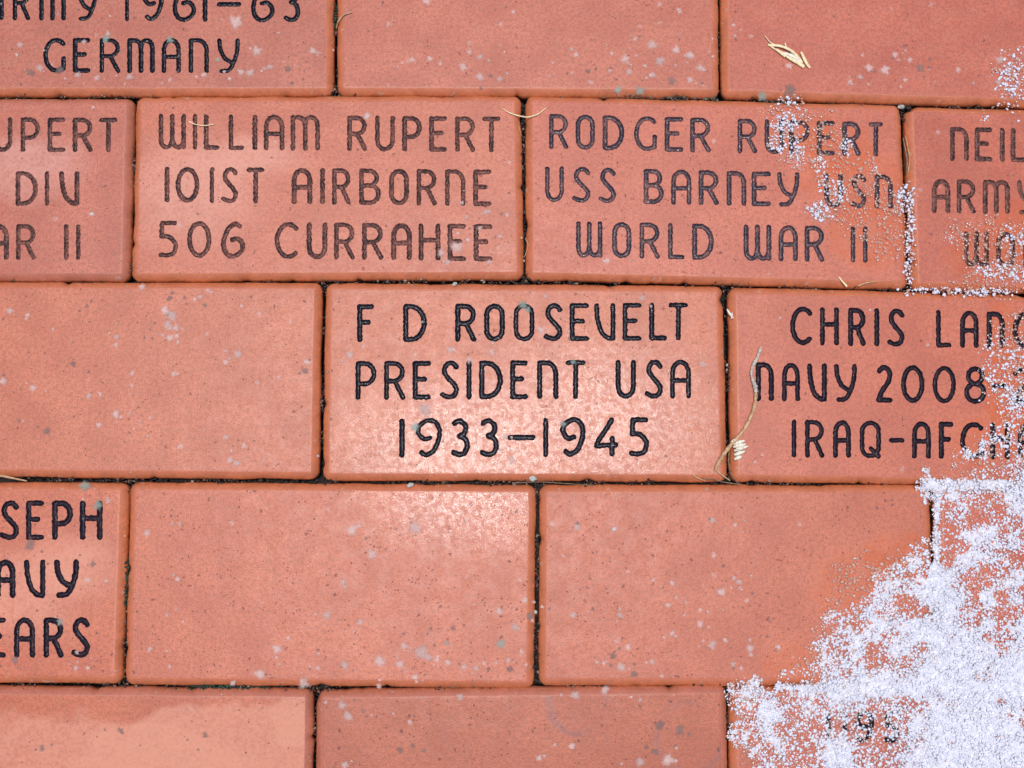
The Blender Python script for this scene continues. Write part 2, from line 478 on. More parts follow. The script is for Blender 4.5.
def make_brick(name, quad_px, m_face, m_rim, lines=None, paint=None, seed=0, wpx=5.0, rough=.28, dz=0.0, depth=1.3, world_quad=None, step=1.1):
    quad = world_quad if world_quad is not None else [P(*c) * 1000 for c in quad_px]   # tl, bl, br, tr = ccw
    grow = .75 if world_quad is None else 0
    base, nrm = outline(quad, 3.6, step)
    n = len(base)
    j1 = smooth_noise1(n, 24, seed) * .12; j2 = smooth_noise1(n, 190, seed + 1) * .07
    r = np.random.default_rng(seed + 5)
    chip = np.zeros(n)
    for _ in range(int(n / 20)):
        c0 = r.integers(n); wd = r.uniform(.8, 2.6); am = r.uniform(.1, 1.0) ** 5 * 1.5
        dd = np.minimum(abs(np.arange(n) - c0), n - abs(np.arange(n) - c0))
        chip += am * np.exp(-(dd / wd) ** 2)
    prof = [(4.6, 0.0, .4), (3.7, 0.0, .5), (3.4, -.08, .6), (2.1, -1.0, .7), (.7, -2.15, .8), (.15, -3.1, 1.0), (0.0, -4.8, 1.2), (0.0, -14, .5), (0.0, -55, .1)]
    rings = []
    for (ins, z, k) in prof:
        jit = (j1 * (1 if ins > 2 else 1.5) + j2 * (ins < 3)) * k + chip * (1 if ins < 1.5 else .35 if ins < 3 else .12) * (z > -10)
        p2 = outline(quad, 3.6, step, ins - grow)[0] - nrm * jit[:, None]
        rings.append(np.column_stack([p2, np.full(n, z)]))
    verts = []; faces = []; fm = []
    # top face, cut along every letter
    top = rings[0][:, :2]
    glyphs = []
    for ln in (lines or []):
        for ch, x0, x1 in ln['t']:
            xm = (x0 + x1) / 2
            (xa, ta, ba), (xb, tb, bb) = ln['a'], ln['b']
            f = (xm - xa) / (xb - xa)
            tp = ta + (tb - ta) * f; bt = ba + (bb - ba) * f
            if ch == '-' and 'd' in ln: tp, bt = ln['d']
            glyphs.append(make_glyph(ch, x0, x1, tp, bt, wpx * rng.uniform(.93, 1.07) * (.85 if ch in 'I1' and rng.random() < .4 else 1), rough))
    cv = [tuple(p) for p in top]; ce = [(i, (i + 1) % n) for i in range(n)]
    vt = [(-1, 0)] * n
    for gi, g in enumerate(glyphs):
        for lev, tagv in ((0.0, 1), (-.38, 2)):
            for lp in contours(g.S, g.xs, g.ys, lev):
                lp = thin(lp, .30)
                if len(lp) < 6: continue
                s0 = len(cv); cv += lp; vt += [(gi, tagv)] * len(lp)
                ce += [(s0 + i, s0 + (i + 1) % len(lp)) for i in range(len(lp))]
        gx, gy = np.meshgrid(np.arange(g.xs[0], g.xs[-1], .6), np.arange(g.ys[0], g.ys[-1], .6))
        gx = gx + rng.uniform(-.1, .1, gx.shape); gy = gy + rng.uniform(-.1, .1, gy.shape)
        sd_ = g.sdf(gx, gy)
        for x, y in zip(gx[sd_ < -.62], gy[sd_ < -.62]): cv.append((x, y)); vt.append((gi, 2))
    # sparse steiner points keep the triangles of the plain face well shaped
    if True:
        q = np.array(quad); lo, hi = top.min(0), top.max(0)
        sx, sy = [a.ravel() for a in np.meshgrid(np.arange(lo[0], hi[0], 9), np.arange(lo[1], hi[1], 9))]
        ok = poly_sd(sx, sy, top) > 3
        for x, y in zip(sx[ok], sy[ok]):
            if all(not (g.xs[0] < x < g.xs[-1] and g.ys[0] < y < g.ys[-1]) for g in glyphs):
                cv.append((x, y)); vt.append((-1, 0))
    gf = []
    if True:
        res = delaunay_2d_cdt([Vector(p) for p in cv], ce, [], 0, 1e-5, True)
        ov, of, oid = res[0], res[2], res[3]
        ot = [vt[i[0]] if i else (-1, 0) for i in oid]
        gf = [[] for _ in glyphs]; bf = []
        oring = np.array([bool(i) and i[0] < n for i in oid])
        FA = np.array(of); rim_f = np.nonzero(oring[FA].all(1))[0]
        OV = np.array([(v[0], v[1]) for v in ov]); cc = OV[FA[rim_f]].mean(1)
        outside = set(rim_f[poly_sd(cc[:, 0], cc[:, 1], top) < 0].tolist()) if len(rim_f) else set()
        for fi, f in enumerate(of):
            if fi in outside: continue
            ts = [ot[i] for i in f]
            inner = [t for t in ts if t[1] == 2]
            if any(t[0] == -1 for t in ts): bf.append(f)
            elif inner: gf[inner[0][0]].append(f)
            elif len({t[0] for t in ts}) > 1: bf.append(f)
            else:
                c = sum((Vector(ov[i]) for i in f), Vector((0, 0))) / len(f)
                (gf[ts[0][0]] if glyphs[ts[0][0]].sdf(np.array([c.x]), np.array([c.y]))[0] < 0 else bf).append(f)
        ov = np.array([(v[0], v[1]) for v in ov])
        ring_idx = {}
        for k, ids in enumerate(oid):
            for i in ids:
                if i < n: ring_idx[i] = k
        verts = [(x, y, 0.0) for x, y in ov]
        faces = [list(f) for f in bf]; fm = [0] * len(faces)
        r0 = [ring_idx[i] for i in range(n)]
    prev = r0
    for k in range(1, len(rings)):
        s0 = len(verts); verts += [tuple(p) for p in rings[k]]
        cur = [s0 + i for i in range(n)]
        for i in range(n):
            i2 = (i + 1) % n
            faces.append([prev[i], cur[i], cur[i2], prev[i2]]); fm.append(0 if k == 1 else 1)
        prev = cur
    V = np.array(verts)
    ctr = np.array([np.mean([p[0] for p in quad]), np.mean([p[1] for p in quad]), 0.0])
    used = sorted({i for f in faces for i in f}); rem = {k: i for i, k in enumerate(used)}
    o = link_mesh(name, (V[used] - ctr) / 1000, [[rem[i] for i in f] for f in faces], [m_face, m_rim], fmat=fm)
    # keep the flat face crisp
    me = o.data
    o.location = (ctr[0] / 1000, ctr[1] / 1000, dz / 1000)
    for g, fs in zip(glyphs, gf):
        if not fs: continue
        us = sorted({i for f in fs for i in f}); rm = {k: i for i, k in enumerate(us)}
        d = np.clip(-g.sdf(ov[us, 0], ov[us, 1]), 0, None)
        lev = np.array([ot[i][1] for i in us])
        z = np.where(lev == 1, 0.0, -depth * (1 - (1 - np.clip(d / g.hw, 0, 1)) ** 2.2))
        lv = np.column_stack([ov[us], z])
        nm = 'dash' if g.ch == '-' else 'digit' if g.ch.isdigit() else 'letter'
        link_mesh(nm, (lv - ctr) / 1000, [[rm[i] for i in f] for f in fs], [paint], parent=o)
    return o

def L(t, a, b, d=None):
    out = []; it = t.split()
    for k in range(0, len(it), 3): out.append((it[k], float(it[k + 1]), float(it[k + 2])))
    r = {'t': out, 'a': a, 'b': b}
    if d: r['d'] = d
    return r

A_RED = (.55, .145, .081)
def shade(k, g=1.0, b=1.0): return (A_RED[0] * k, A_RED[1] * k * g, A_RED[2] * k * b)  # each brick's own tone, with light falloff toward the right put into the colour
RIM = [chamfer_material('brick_rim', (.54, .155, .058)), chamfer_material('brick_rim_dull', (.47, .145, .072))]  # orange deepened to paint in the lack of haze on the slopes
BLACK = paint_material('black_enamel', (.010, .008, .014), (.06, .05, .06), .28, .24, .3)
GREY = paint_material('worn_enamel', (.045, .022, .022), (.22, .085, .065), .62, .5, .3)
BLUE = paint_material('worn_blue_black_enamel', (.038, .028, .042), (.19, .085, .075), .52, .28, .42)
INK = paint_material('black_enamel_matt', (.014, .008, .016), (.07, .03, .035), .30, .42, .22)

WALK = 'bricks in the walk'
def brick(name, label, quad, face, rim=0, **kw):
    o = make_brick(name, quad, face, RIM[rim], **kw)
    return tag(o, label, 'brick', WALK)

# --- course one (top of the picture)
brick('engraved_brick', 'lichen-specked engraved brick with two dark lines, the lower reading GERMANY',
      [(-66, -92), (-68, 93), (331.5, 93), (332.5, -92)], brick_material('brick_face_germany', shade(.89, 1.12, 1.25), .9, .5),
      lines=[L('A -15 4 R 12.5 30.5 M 39 66 Y 76.5 98 1 124 130 9 142 164 6 172.5 196 1 202 208 - 216.5 241.5 6 251 274.5 3 283.5 300.5', (0, -16, 20.5), (300, -15, 22.5), (2, 6.5)),
             L('G 43 66 E 72.5 90.5 R 99.5 120.5 M 127 155 A 161.5 181 N 188.5 209 Y 217 240', (43, 37.5, 73), (240, 38, 73.5))], paint=BLACK, seed=11)
brick('plain_brick', 'plain red brick at the top edge just right of the brick lettered GERMANY',
      [(338, -92), (337.5, 92.5), (719, 94.5), (717, -92)], brick_material('brick_face_upper_middle', shade(.96, 1.1, 1.2), .7, .7), seed=23)
brick('plain_brick', 'plain red brick with a pale straw tuft lying on its face',
      [(722, -92), (724, 95), (1123, 107), (1115, -90)], brick_material('brick_face_straw', shade(.95, 1.0, 1.1), .35, .4), seed=31)
# --- course two
brick('engraved_brick', 'engraved brick with worn grey lettering, middle line DIV, cut by the left edge',
      [(-262, 98), (-268, 278), (126.5, 279), (131.5, 98)], brick_material('brick_face_div', shade(.92, 1.08, 1.2), .3, .5, dry=[(22, 165, 55, 28, 1.3)]), 1,
      lines=[L('R -34 -14 U -7 12.5 P 20.5 40 E 47.5 65.5 R 72.5 93 T 99 117.5', (0, 117, 152), (117, 117.5, 152.5)),
             L('D 15.5 38 I 44 50 V 59 79.5', (15, 171, 206), (80, 171, 206)),
             L('W -47 -18 A -11 9 R 16 36 I 63 69.5 I 75 81.5', (0, 224, 260), (80, 224, 260))], paint=GREY, seed=41, rough=.35)
brick('engraved_brick', 'engraved brick with worn brown-grey lettering, middle line starting 101ST',
      [(136, 96), (131, 279), (522.5, 277), (520, 95)], brick_material('brick_face_airborne', shade(1.0, 1.06, 1.08), .45, .55, dry=[(190, 192, 60, 50, 1.4), (245, 160, 60, 18, 1.3)]), 0,
      lines=[L('W 158.5 186 I 192.5 197.5 L 203.7 219.5 L 228.5 244 I 252 257.8 A 263.7 284.5 M 290.5 320 R 347 367.5 U 375 395 P 402 422 E 429 447 R 455 475.5 T 482 500.5', (157, 113.5, 149.5), (500, 116.5, 152.5)),
             L('1 165 169 0 175.5 199.5 1 209.5 214.3 S 221 238 T 246.5 264.5 A 291.5 312.5 I 320 325 R 332 351 B 359 381 O 389 409 R 416.5 437 N 445 465.5 E 473 491.5', (165, 166.5, 202.5), (491, 169.5, 206.5)),
             L('5 158.5 178 0 187 211.5 6 221 245 C 274.5 298.5 U 306.5 327.5 R 334 355 R 362 383.5 A 391 412 H 418.5 440.5 E 447.5 466 E 473.5 492.5', (158, 220.5, 257.5), (492, 224, 261.5))], paint=GREY, seed=53, rough=.4)
brick('engraved_brick', 'brick with blue-grey engraved lettering, middle line USS, slush over its right end',
      [(527, 95), (527.5, 277.5), (909, 287), (901, 104.5)], brick_material('brick_face_navy', shade(.99, .98, 1.02), .25, .7,
       damp=[(800, 130, 34, 26, .4), (835, 150, 40, 30, .4), (865, 185, 44, 34, .4), (870, 235, 44, 34, .4), (820, 180, 26, 20, .4)]), 0,
      lines=[L('R 549 568.5 O 575.5 595 D 602.5 624.5 G 634 657 E 664.5 683.5 R 690 711 R 737.5 757.5 U 764.5 784 P 789 810 E 816.5 835 R 842 861 T 868.5 883', (549, 113.5, 149), (883, 122, 157)),
             L('U 545 564 S 572 590.5 S 598.5 616 B 643.5 664 A 671 691.5 R 698.5 719 N 726.5 746.5 E 751.5 771 Y 777 799.5 U 824 843 S 850 866.5 N 874.5 893', (545, 166, 202), (893, 174.5, 209)),
             L('W 576 602.5 O 612 631.5 R 639.5 660 L 668 684.5 D 692 714 W 743.5 771.5 A 778.5 798 R 804.5 824.5 I 850.5 855.5 I 862.5 868', (576, 221, 257.5), (868, 226.5, 263))], paint=BLUE, seed=67, rough=.30)
brick('engraved_brick', 'engraved brick with dark grey lettering, middle line ARMY, slush on its lower right',
      [(907, 106), (913.5, 287.5), (1312, 298), (1298, 116)], brick_material('brick_face_army', shade(.92, .95, 1.0), .2, .4,
       damp=[(990, 255, 46, 34, .4), (1020, 235, 30, 40, .4), (1010, 80, 20, 24, .4)]), 0,
      lines=[L('N 950 969 E 974.5 992.6 I 1000 1004.6 L 1010.5 1027', (950, 126.5, 161), (1024, 128, 162.5)),
             L('A 931.7 950.5 R 956.7 976 M 982.7 1010 Y 1017 1040', (931, 178.5, 213), (1024, 180, 214.5)),
             L('W 964 989 O 996 1015 R 1023 1043', (964, 231, 266.5), (1024, 232, 267.5))], paint=GREY, seed=71, rough=.3)
# --- course three
brick('plain_brick', 'plain red brick with pale lichen spots, left of the brick dated 1933-1945',
      [(-84, 282), (-90, 474.5), (316.5, 478), (320, 282.5)], brick_material('brick_face_spotted', shade(1.0, 1.1, 1.1), .8, .5), seed=83)
brick('engraved_brick', 'wet shining engraved brick with glossy black lettering and the dates 1933-1945',
      [(326, 283), (323, 479), (727, 480.5), (722.5, 286)], brick_material('brick_face_dates', shade(1.02, 1.10, 1.08), .25, .5, film=[(485, 440, 110, 50, 1.8), (470, 462, 95, 28, 1.5), (600, 420, 90, 60, 1.9)]), 0,
      lines=[L('F 357 374 D 403 427 R 455 476.5 O 484 505 O 513.5 534.5 S 543.5 562.5 E 569.5 589 V 594 615.5 E 622.5 641.5 L 649 667 T 668.5 688', (357, 304, 342.5), (688, 302.5, 340.5)),
             L('P 355.5 376.5 R 384 405.5 E 412.5 431 S 440 459 I 466 472 D 479 503 E 510 528 N 537 558.5 T 565.5 585.5 U 615.5 636 S 644.5 663 A 670 691', (355, 361, 400), (691, 359.5, 398.5)),
             L('1 399 405 9 416 442 3 451 470 3 479.5 499 - 507.5 535.5 1 543 548.5 9 560.5 585.5 4 594 618.5 5 629 649', (399, 418.5, 457.5), (649, 417, 456.5), (434.5, 440.5))], paint=BLACK, seed=97, wpx=5.3, rough=.36)
brick('engraved_brick', 'engraved brick with crisp black lettering and the year 2008, dry grass stem across it',
      [(730.5, 287), (733, 480.5), (1138, 486), (1132, 298)], brick_material('brick_face_year', shade(.96, .95, .95), .15, .25,
       damp=[(1005, 340, 20, 40, .4), (1005, 390, 26, 40, .4), (985, 440, 34, 26, .4), (1020, 420, 30, 40, .4)]), 0,
      lines=[L('C 790 812.5 H 820 839 R 848 866 I 875 878.7 S 887 904.6 L 936 951.5 A 960 978.7 N 986.5 1005 G 1012.5 1034', (790, 306, 345), (1005, 311.5, 348.5)),
             L('N 755.6 774 A 782 800 V 807 827 Y 834 857 2 876 893 0 901 924.6 0 932.5 956 8 964 986.5 - 992 1007.5 2 1012 1030', (755, 362, 401), (986, 366.5, 404), (383.5, 388.5)),
             L('I 791.5 796.5 R 805 824.4 A 833 851 Q 859.7 881 - 888.7 904.6 A 912 931 F 938.7 953.4 G 960 983.7 H 990 1010 A 1017.7 1036', (791, 419.5, 457.5), (1010, 422.5, 459.5), (438, 442.5))], paint=INK, seed=103, wpx=5.1, rough=.34)
# --- course four
brick('engraved_brick', 'engraved brick with black lettering, bottom line ending EARS, cut by the left edge',
      [(-280, 481), (-290, 681), (119.5, 683), (125.5, 484)], brick_material('brick_face_years', shade(.99, .98, .92), .5, .9, dry=[(20, 590, 62, 38, 1.2), (70, 560, 40, 30, 1.4)]), 0,
      lines=[L('J -42 -31 O -26 -6 S -.5 19 E 26 44 P 52 73 H 79.7 102.6', (0, 500.5, 540), (102, 500.5, 540)),
             L('N -34 -13 A -5 15.5 V 24 45.3 Y 54 79', (0, 559.5, 598), (80, 559.5, 598)),
             L('Y -44 -20 E -13 6 A 14 35 R 43.5 63.6 S 71 90', (0, 617.5, 657.6), (90, 617.5, 657.6))], paint=INK, seed=113, wpx=5.5, rough=.36)
brick('plain_brick', 'plain red brick just below the brick dated 1933-1945, speckled pale along its lower edge',
      [(130, 483.5), (124, 684), (532.5, 688), (535, 486)], brick_material('brick_face_lower_middle', shade(1.0, 1.02, 1.0), .6, 1.2, film=[(470, 486, 80, 46, 1.8)]), seed=127)
brick('plain_brick', 'plain red brick with the edge of the snow patch lying over its lower right corner',
      [(541, 486), (540, 685), (937, 686), (930, 486)], brick_material('brick_face_snow_edge', shade(.94, .98, .95), .45, .8,
       damp=[(860, 590, 48, 36, .4), (905, 560, 40, 26, .4), (800, 665, 40, 20, .4)]), seed=131)
brick('plain_brick', 'plain brick almost covered by snow at the right edge, below the year 2008 brick',
      [(936, 488), (941.5, 686), (1352, 690), (1340, 494)], brick_material('brick_face_under_snow', shade(.97, .9, .92), .2, .4), seed=139)
# --- course five
brick('plain_brick', 'plain red brick with a large pale dry patch, at the lower left corner',
      [(-112, 687), (-120, 894), (309, 897), (311, 691)], brick_material('brick_face_dry_patch', shade(.94, .97, .88), .2, .4,
       dry=[(250, 762, 170, 54, .16), (60, 790, 200, 68, .2), (300, 718, 30, 32, .16)]), 1, seed=149)
brick('plain_brick', 'plain red brick with faint grey ring marks, bottom middle between two joints',
      [(317, 692), (315, 898), (729, 895), (726, 687)], brick_material('brick_face_rings', shade(.82, .93, .82), .35, .7, rings=[(578, 704, 29), (690, 738, 34)]), 1, seed=151)
brick('engraved_brick', 'engraved red brick mostly buried by the snow patch, a few dark strokes showing through',
      [(731.5, 688), (734, 895), (1148, 897), (1140, 690)], brick_material('brick_face_buried', shade(.9, .92, .92), .2, .4, damp=[(752, 720, 26, 34, .4)]), 0,
      lines=[L('I 826 831 I 842.5 847 9 855 874 5 884 899 1 911 917', (826, 710, 743), (917, 710, 743))], paint=INK, seed=157, wpx=5.6)

# --- ring of bricks carrying on beyond the picture
def outer_bricks():
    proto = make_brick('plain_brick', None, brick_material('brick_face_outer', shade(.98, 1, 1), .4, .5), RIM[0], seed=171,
                       world_quad=[np.array(v, float) for v in ((-99, 48.5), (-99, -48.5), (99, -48.5), (99, 48.5))], step=2.5)
    spots = []
    yrow = {1: float(np.mean([P(512, -92)[1], P(512, 93)[1]])), 2: float(P(512, 187)[1]), 3: float(P(512, 382)[1]), 4: float(P(512, 585)[1]), 5: float(P(512, 792)[1])}
    pitch = .2015
    xs = {1: (P(-66, 0)[0], P(1123, 0)[0]), 2: (P(-265, 187)[0], P(1306, 187)[0]), 3: (P(-87, 382)[0], P(1135, 382)[0]), 4: (P(-285, 585)[0], P(1346, 585)[0]), 5: (P(-116, 792)[0], P(1144, 792)[0])}
    for k in yrow:
        l, r_ = xs[k]
        spots += [(l - .102, yrow[k]), (r_ + .102, yrow[k])]
    top, bot = yrow[1], yrow[5]
    for k in (1, 2):
        for i in range(-2, 3):
            spots.append((i * pitch + (.1 if k == 1 else 0.0) - .06, top + .1005 * k))
            spots.append((i * pitch + (.1 if k == 1 else 0.0) - .05, bot - .1005 * k))
    for i, (x, y) in enumerate(spots):
        o = proto if i == 0 else proto.copy()
        if i: C.objects.link(o)
        o.location = (x, y, 0)
        tag(o, 'plain red brick of the walk lying just outside the picture', 'brick', 'plain bricks just outside the picture')
outer_bricks()

# ------------------------------------------------------------------ ground under and between the bricks
gs = 25.0
g = link_mesh('ground', [(-gs, -gs, -.0115), (gs, -gs, -.0115), (gs, gs, -.0115), (-gs, gs, -.0115)], [(0, 1, 2, 3)], M_SOIL)
tag(g, None, None, kind='structure')

# ------------------------------------------------------------------ grains (snow, slush, grit, moss, lichen)
def ico():
    t = (1 + 5 ** .5) / 2
    v = np.array([(-1, t, 0), (1, t, 0), (-1, -t, 0), (1, -t, 0), (0, -1, t), (0, 1, t), (0, -1, -t), (0, 1, -t), (t, 0, -1), (t, 0, 1), (-t, 0, -1), (-t, 0, 1)], float)
    v /= np.linalg.norm(v[0])
    f = np.array([(0, 11, 5), (0, 5, 1), (0, 1, 7), (0, 7, 10), (0, 10, 11), (1, 5, 9), (5, 11, 4), (11, 10, 2), (10, 7, 6), (7, 1, 8), (3, 9, 4), (3, 4, 2), (3, 2, 6), (3, 6, 8), (3, 8, 9), (4, 9, 5), (2, 4, 11), (6, 2, 10), (8, 6, 7), (9, 8, 1)])
    return v, f
IV, IF = ico()
def grains(name, pos, rad, mat, tint=None, flat=.75, jag=.35, smooth=True, stretch=.35, extra=None):
    n = len(pos)
    V = np.repeat(IV[None], n, 0) * (1 + rng.uniform(-jag, jag, (n, 12, 1)))
    V *= (1 + rng.uniform(-stretch, stretch, (n, 1, 3)))
    a = rng.uniform(0, 2 * math.pi, n); b = rng.uniform(0, 2 * math.pi, n)
    ca, sa, cb, sb = np.cos(a)[:, None], np.sin(a)[:, None], np.cos(b)[:, None], np.sin(b)[:, None]
    x, y, z = V[..., 0], V[..., 1], V[..., 2]
    y, z = y * cb - z * sb, y * sb + z * cb
    x, y = x * ca - y * sa, x * sa + y * ca
    V = np.stack([x, y, z * flat], -1) * rad[:, None, None] + pos[:, None, :]
    Fc = IF[None] + (np.arange(n) * 12)[:, None, None]
    tv = None
    if tint is not None: tv = np.repeat(np.column_stack([tint, np.ones(n)]), 12, 0)
    V = V.reshape(-1, 3); Fc = Fc.reshape(-1, 3)
    if extra is not None:
        Fc = np.r_[Fc, extra[1] + len(V)]; V = np.r_[V, extra[0]]
    return big_mesh(name, V, Fc, mat, tv, smooth)

def vnoise(x, y, cell, seed):
    r = np.random.default_rng(seed); T = r.random((64, 64))
    fx, fy = x / cell, y / cell
    ix, iy = np.floor(fx).astype(int), np.floor(fy).astype(int)
    tx, ty = fx - ix, fy - iy
    tx, ty = tx * tx * (3 - 2 * tx), ty * ty * (3 - 2 * ty)
    g_ = lambda a, b: T[a % 64, b % 64]
    return (g_(ix, iy) * (1 - tx) + g_(ix + 1, iy) * tx) * (1 - ty) + (g_(ix, iy + 1) * (1 - tx) + g_(ix + 1, iy + 1) * tx) * ty
def ground_pts(px, py):
    u = (px - 512) / F; v = -(py - 384) / F
    y = v * math.cos(TILT) + math.sin(TILT); zz = v * math.sin(TILT) - math.cos(TILT)
    s = H / (-zz)
    return u * s, y * s

SNOW_EDGE = [(728, 692), (760, 686), (795, 672), (812, 648), (822, 628), (838, 606), (866, 588), (900, 566), (922, 540), (931, 512), (922, 484), (918, 479), (945, 472), (975, 463), (1000, 458), (1030, 448), (1180, 430), (1180, 900), (790, 900), (775, 800), (752, 760), (734, 738), (738, 715)]
def snow_density(px, py):
    sdv = poly_sd(px, py, SNOW_EDGE) + (vnoise(px, py, 14, 1) - .5) * 26 + (vnoise(px, py, 5, 2) - .5) * 10
    d = np.clip(.34 + sdv / 95, 0, 1.0) * (sdv > 0)
    n = vnoise(px, py, 38, 3) * .5 + vnoise(px, py, 13, 4) * .5
    d = d * np.clip(.45 + (n - .28) * 2.3, .30, 1.2)
    for (x, y, rx, ry, k) in ((868, 725, 52, 24, .80), (990, 436, 42, 24, .75), (1015, 372, 16, 16, .4), (985, 520, 26, 22, .55), (1005, 575, 30, 34, .35), (905, 702, 45, 9, .45), (885, 750, 30, 10, .4), (845, 655, 22, 22, .45)):
        d *= 1 - k * np.exp(-(((px - x) / rx) ** 2 + ((py - y) / ry) ** 2))
    for (x, y, rx, ry, k) in ((785, 124, 11, 13, .9), (779, 143, 9, 8, .8), (796, 155, 7, 14, .9), (846, 146, 6, 9, .5), (829, 186, 9, 10, .6), (838, 196, 8, 10, .6), (818, 210, 12, 8, .8), (824, 216, 8, 6, .7), (905, 201, 8, 14, 1.0),
                              (910, 235, 5, 30, .7), (908, 265, 4, 24, .6), (788, 101, 7, 5, .6), (800, 112, 8, 5, .3), (818, 165, 10, 8, .35), (875, 168, 3, 10, .4), (1012, 78, 14, 26, .45), (950, 240, 9, 4, .5),
                              (1005, 272, 24, 10, .55), (1015, 240, 12, 12, .4), (930, 290, 22, 4, .5), (985, 293, 40, 4, .7), (1015, 402, 16, 14, .8), (1005, 388, 9, 6, .5), (1015, 360, 14, 22, .35), (992, 365, 12, 30, .22),
                              (972, 455, 14, 8, .5), (983, 448, 6, 12, .6), (1003, 440, 18, 12, .5), (1015, 425, 16, 20, .35), (740, 700, 6, 18, .6), (985, 120, 5, 4, .3)):
        d = np.maximum(d, k * np.exp(-(((px - x) / rx) ** 2 + ((py - y) / ry) ** 2) ** 1.5) * (.4 + .9 * vnoise(px, py, 6, 9)))
    joint = ((abs(py - 484.5) < 5) & (px > 922)) | ((abs(px - 936) < 3.5) & (py > 484) & (py < 690)) | ((abs(py - 687) < 3) & (px > 775))
    return np.where(joint & (px < 1180), np.maximum(d, .75), d)
SLUSH = [[(758, 102), (800, 100), (835, 112), (845, 135), (868, 158), (900, 186), (906, 240), (900, 268), (876, 262), (850, 240), (826, 228), (815, 190), (792, 170), (778, 150), (770, 125)],
         [(830, 562), (862, 552), (905, 548), (935, 545), (900, 580), (850, 600), (830, 640), (812, 668), (795, 668), (826, 600)],
         [(985, 318), (1030, 300), (1180, 300), (1180, 470), (940, 472), (968, 446), (990, 420), (984, 360)],
         [(946, 225), (985, 215), (1180, 200), (1180, 300), (950, 292), (962, 262)],
         [(996, 72), (1008, 56), (1060, 44), (1060, 104), (1000, 100)],
         [(730, 690), (770, 690), (752, 720), (760, 768), (775, 800), (740, 760)]]
def slush_density(px, py):
    d = np.zeros(px.shape)
    for k, p in enumerate(SLUSH):
        sdv = poly_sd(px, py, p) + (vnoise(px, py, 10, 20 + k) - .5) * 18
        d = np.maximum(d, np.clip(.3 + sdv / 18, 0, .8) * (sdv > 0))
    d *= 1 - .6 * np.exp(-(((px - 992) / 40) ** 2 + ((py - 438) / 24) ** 2))
    return d * np.clip(.3 + vnoise(px, py, 9, 31) * 1.2, 0, 1)

def sample(n, dens, box):
    px = rng.uniform(box[0], box[2], n); py = rng.uniform(box[1], box[3], n)
    d = dens(px, py); k = rng.random(n) < d
    return px[k], py[k], d[k]
def scatter(n, dens, box, rmin, rmax, lift):
    px, py, d = sample(n, dens, box)
    r_ = rmin + (rmax - rmin) * rng.random(len(px)) ** 2.2
    X, Y = ground_pts(px, py)
    z = r_ * .45 + rng.random(len(px)) * lift * np.clip(d, 0, 1) ** 1.5
    return np.column_stack([X, Y, z]), r_
pos, rad = scatter(230000, snow_density, (700, 40, 1170, 890), .00024, .00085, .0018)
def snow_body():
    """the packed sheet of frozen crumbs, breaking up into holes where it thins out"""
    gx, gy = np.meshgrid(np.arange(728, 1178, 1.4), np.arange(440, 895, 1.4))
    gx = gx + rng.uniform(-.5, .5, gx.shape); gy = gy + rng.uniform(-.5, .5, gy.shape)
    d = snow_density(gx, gy)
    z = np.clip(d - .62, -.5, .5) * .0034 + rng.normal(0, .00062, d.shape) + (vnoise(gx, gy, 4, 41) - .5) * .0020 + (vnoise(gx, gy, 11, 42) - .5) * .0012
    z = np.minimum(z, .0015)
    X, Y = ground_pts(gx, gy); ny, nx = d.shape
    V = np.column_stack([X.ravel(), Y.ravel(), z.ravel()])
    a = (np.arange(ny - 1)[:, None] * nx + np.arange(nx - 1)[None]).ravel()
    F1 = np.column_stack([a, a + nx, a + 1]); F2 = np.column_stack([a + 1, a + nx, a + nx + 1])
    Fc = np.r_[F1, F2]; keep = (V[Fc][:, :, 2].max(1) > -.0002) & (d.ravel()[Fc].min(1) > .3)
    Fc = Fc[keep]; us, inv = np.unique(Fc, return_inverse=True)
    return V[us], inv.reshape(-1, 3)
snow = grains('snow', pos, rad, snow_material(), flat=.75, extra=snow_body())
tag(snow, 'granular white snow patch thinning out over the bricks at lower right', 'snow', kind='stuff')
pos, rad = scatter(85000, lambda a, b: np.maximum(slush_density(a, b), np.minimum(snow_density(a, b), .35)), (700, 40, 1170, 890), .0003, .0010, .0007)
slush = grains('slush', pos, rad, ice_material(), flat=.42)
tag(slush, 'clear melting ice grains spread over the bricks around the snow', 'slush', kind='stuff')

# grit and soil crumbs in the joints
JH = [[(0, 95), (330, 94.5), (525, 93.5), (722, 97), (905, 105), (1024, 107.5)], [(0, 280.5), (320, 281), (525, 281), (725, 284.5), (910, 289), (1024, 292.5)],
      [(0, 478.5), (125, 481), (320, 481), (540, 483), (730, 483), (935, 484), (1024, 486)], [(0, 684.5), (122, 686), (315, 690), (540, 688), (728, 686), (940, 687)]]
JV = [[(335, 0), (334.5, 92)], [(720, 0), (721.5, 94)], [(133.5, 98), (129, 278)], [(523.5, 96), (525, 277)], [(904, 106), (911, 286)], [(323, 284), (320, 478)], [(726.5, 288), (730, 480)],
      [(127.5, 485), (122, 683)], [(538, 487), (536.5, 686)], [(933, 488), (938, 685)], [(314, 692), (313, 768)], [(728.5, 688), (731, 768)]]
def along(path, n, spread):
    p = np.array(path, float); L_ = np.r_[0, np.cumsum(np.hypot(*np.diff(p, axis=0).T))]
    t = rng.uniform(0, L_[-1], n)
    return np.interp(t, L_, p[:, 0]) + rng.normal(0, spread, n), np.interp(t, L_, p[:, 1]) + rng.normal(0, spread, n)
gp = [along(j, int(1.0 * sum(math.hypot(b[0] - a[0], b[1] - a[1]) for a, b in zip(j[:-1], j[1:]))), 1.7) for j in JH + JV]
px = np.concatenate([a for a, _ in gp]); py = np.concatenate([b for _, b in gp])
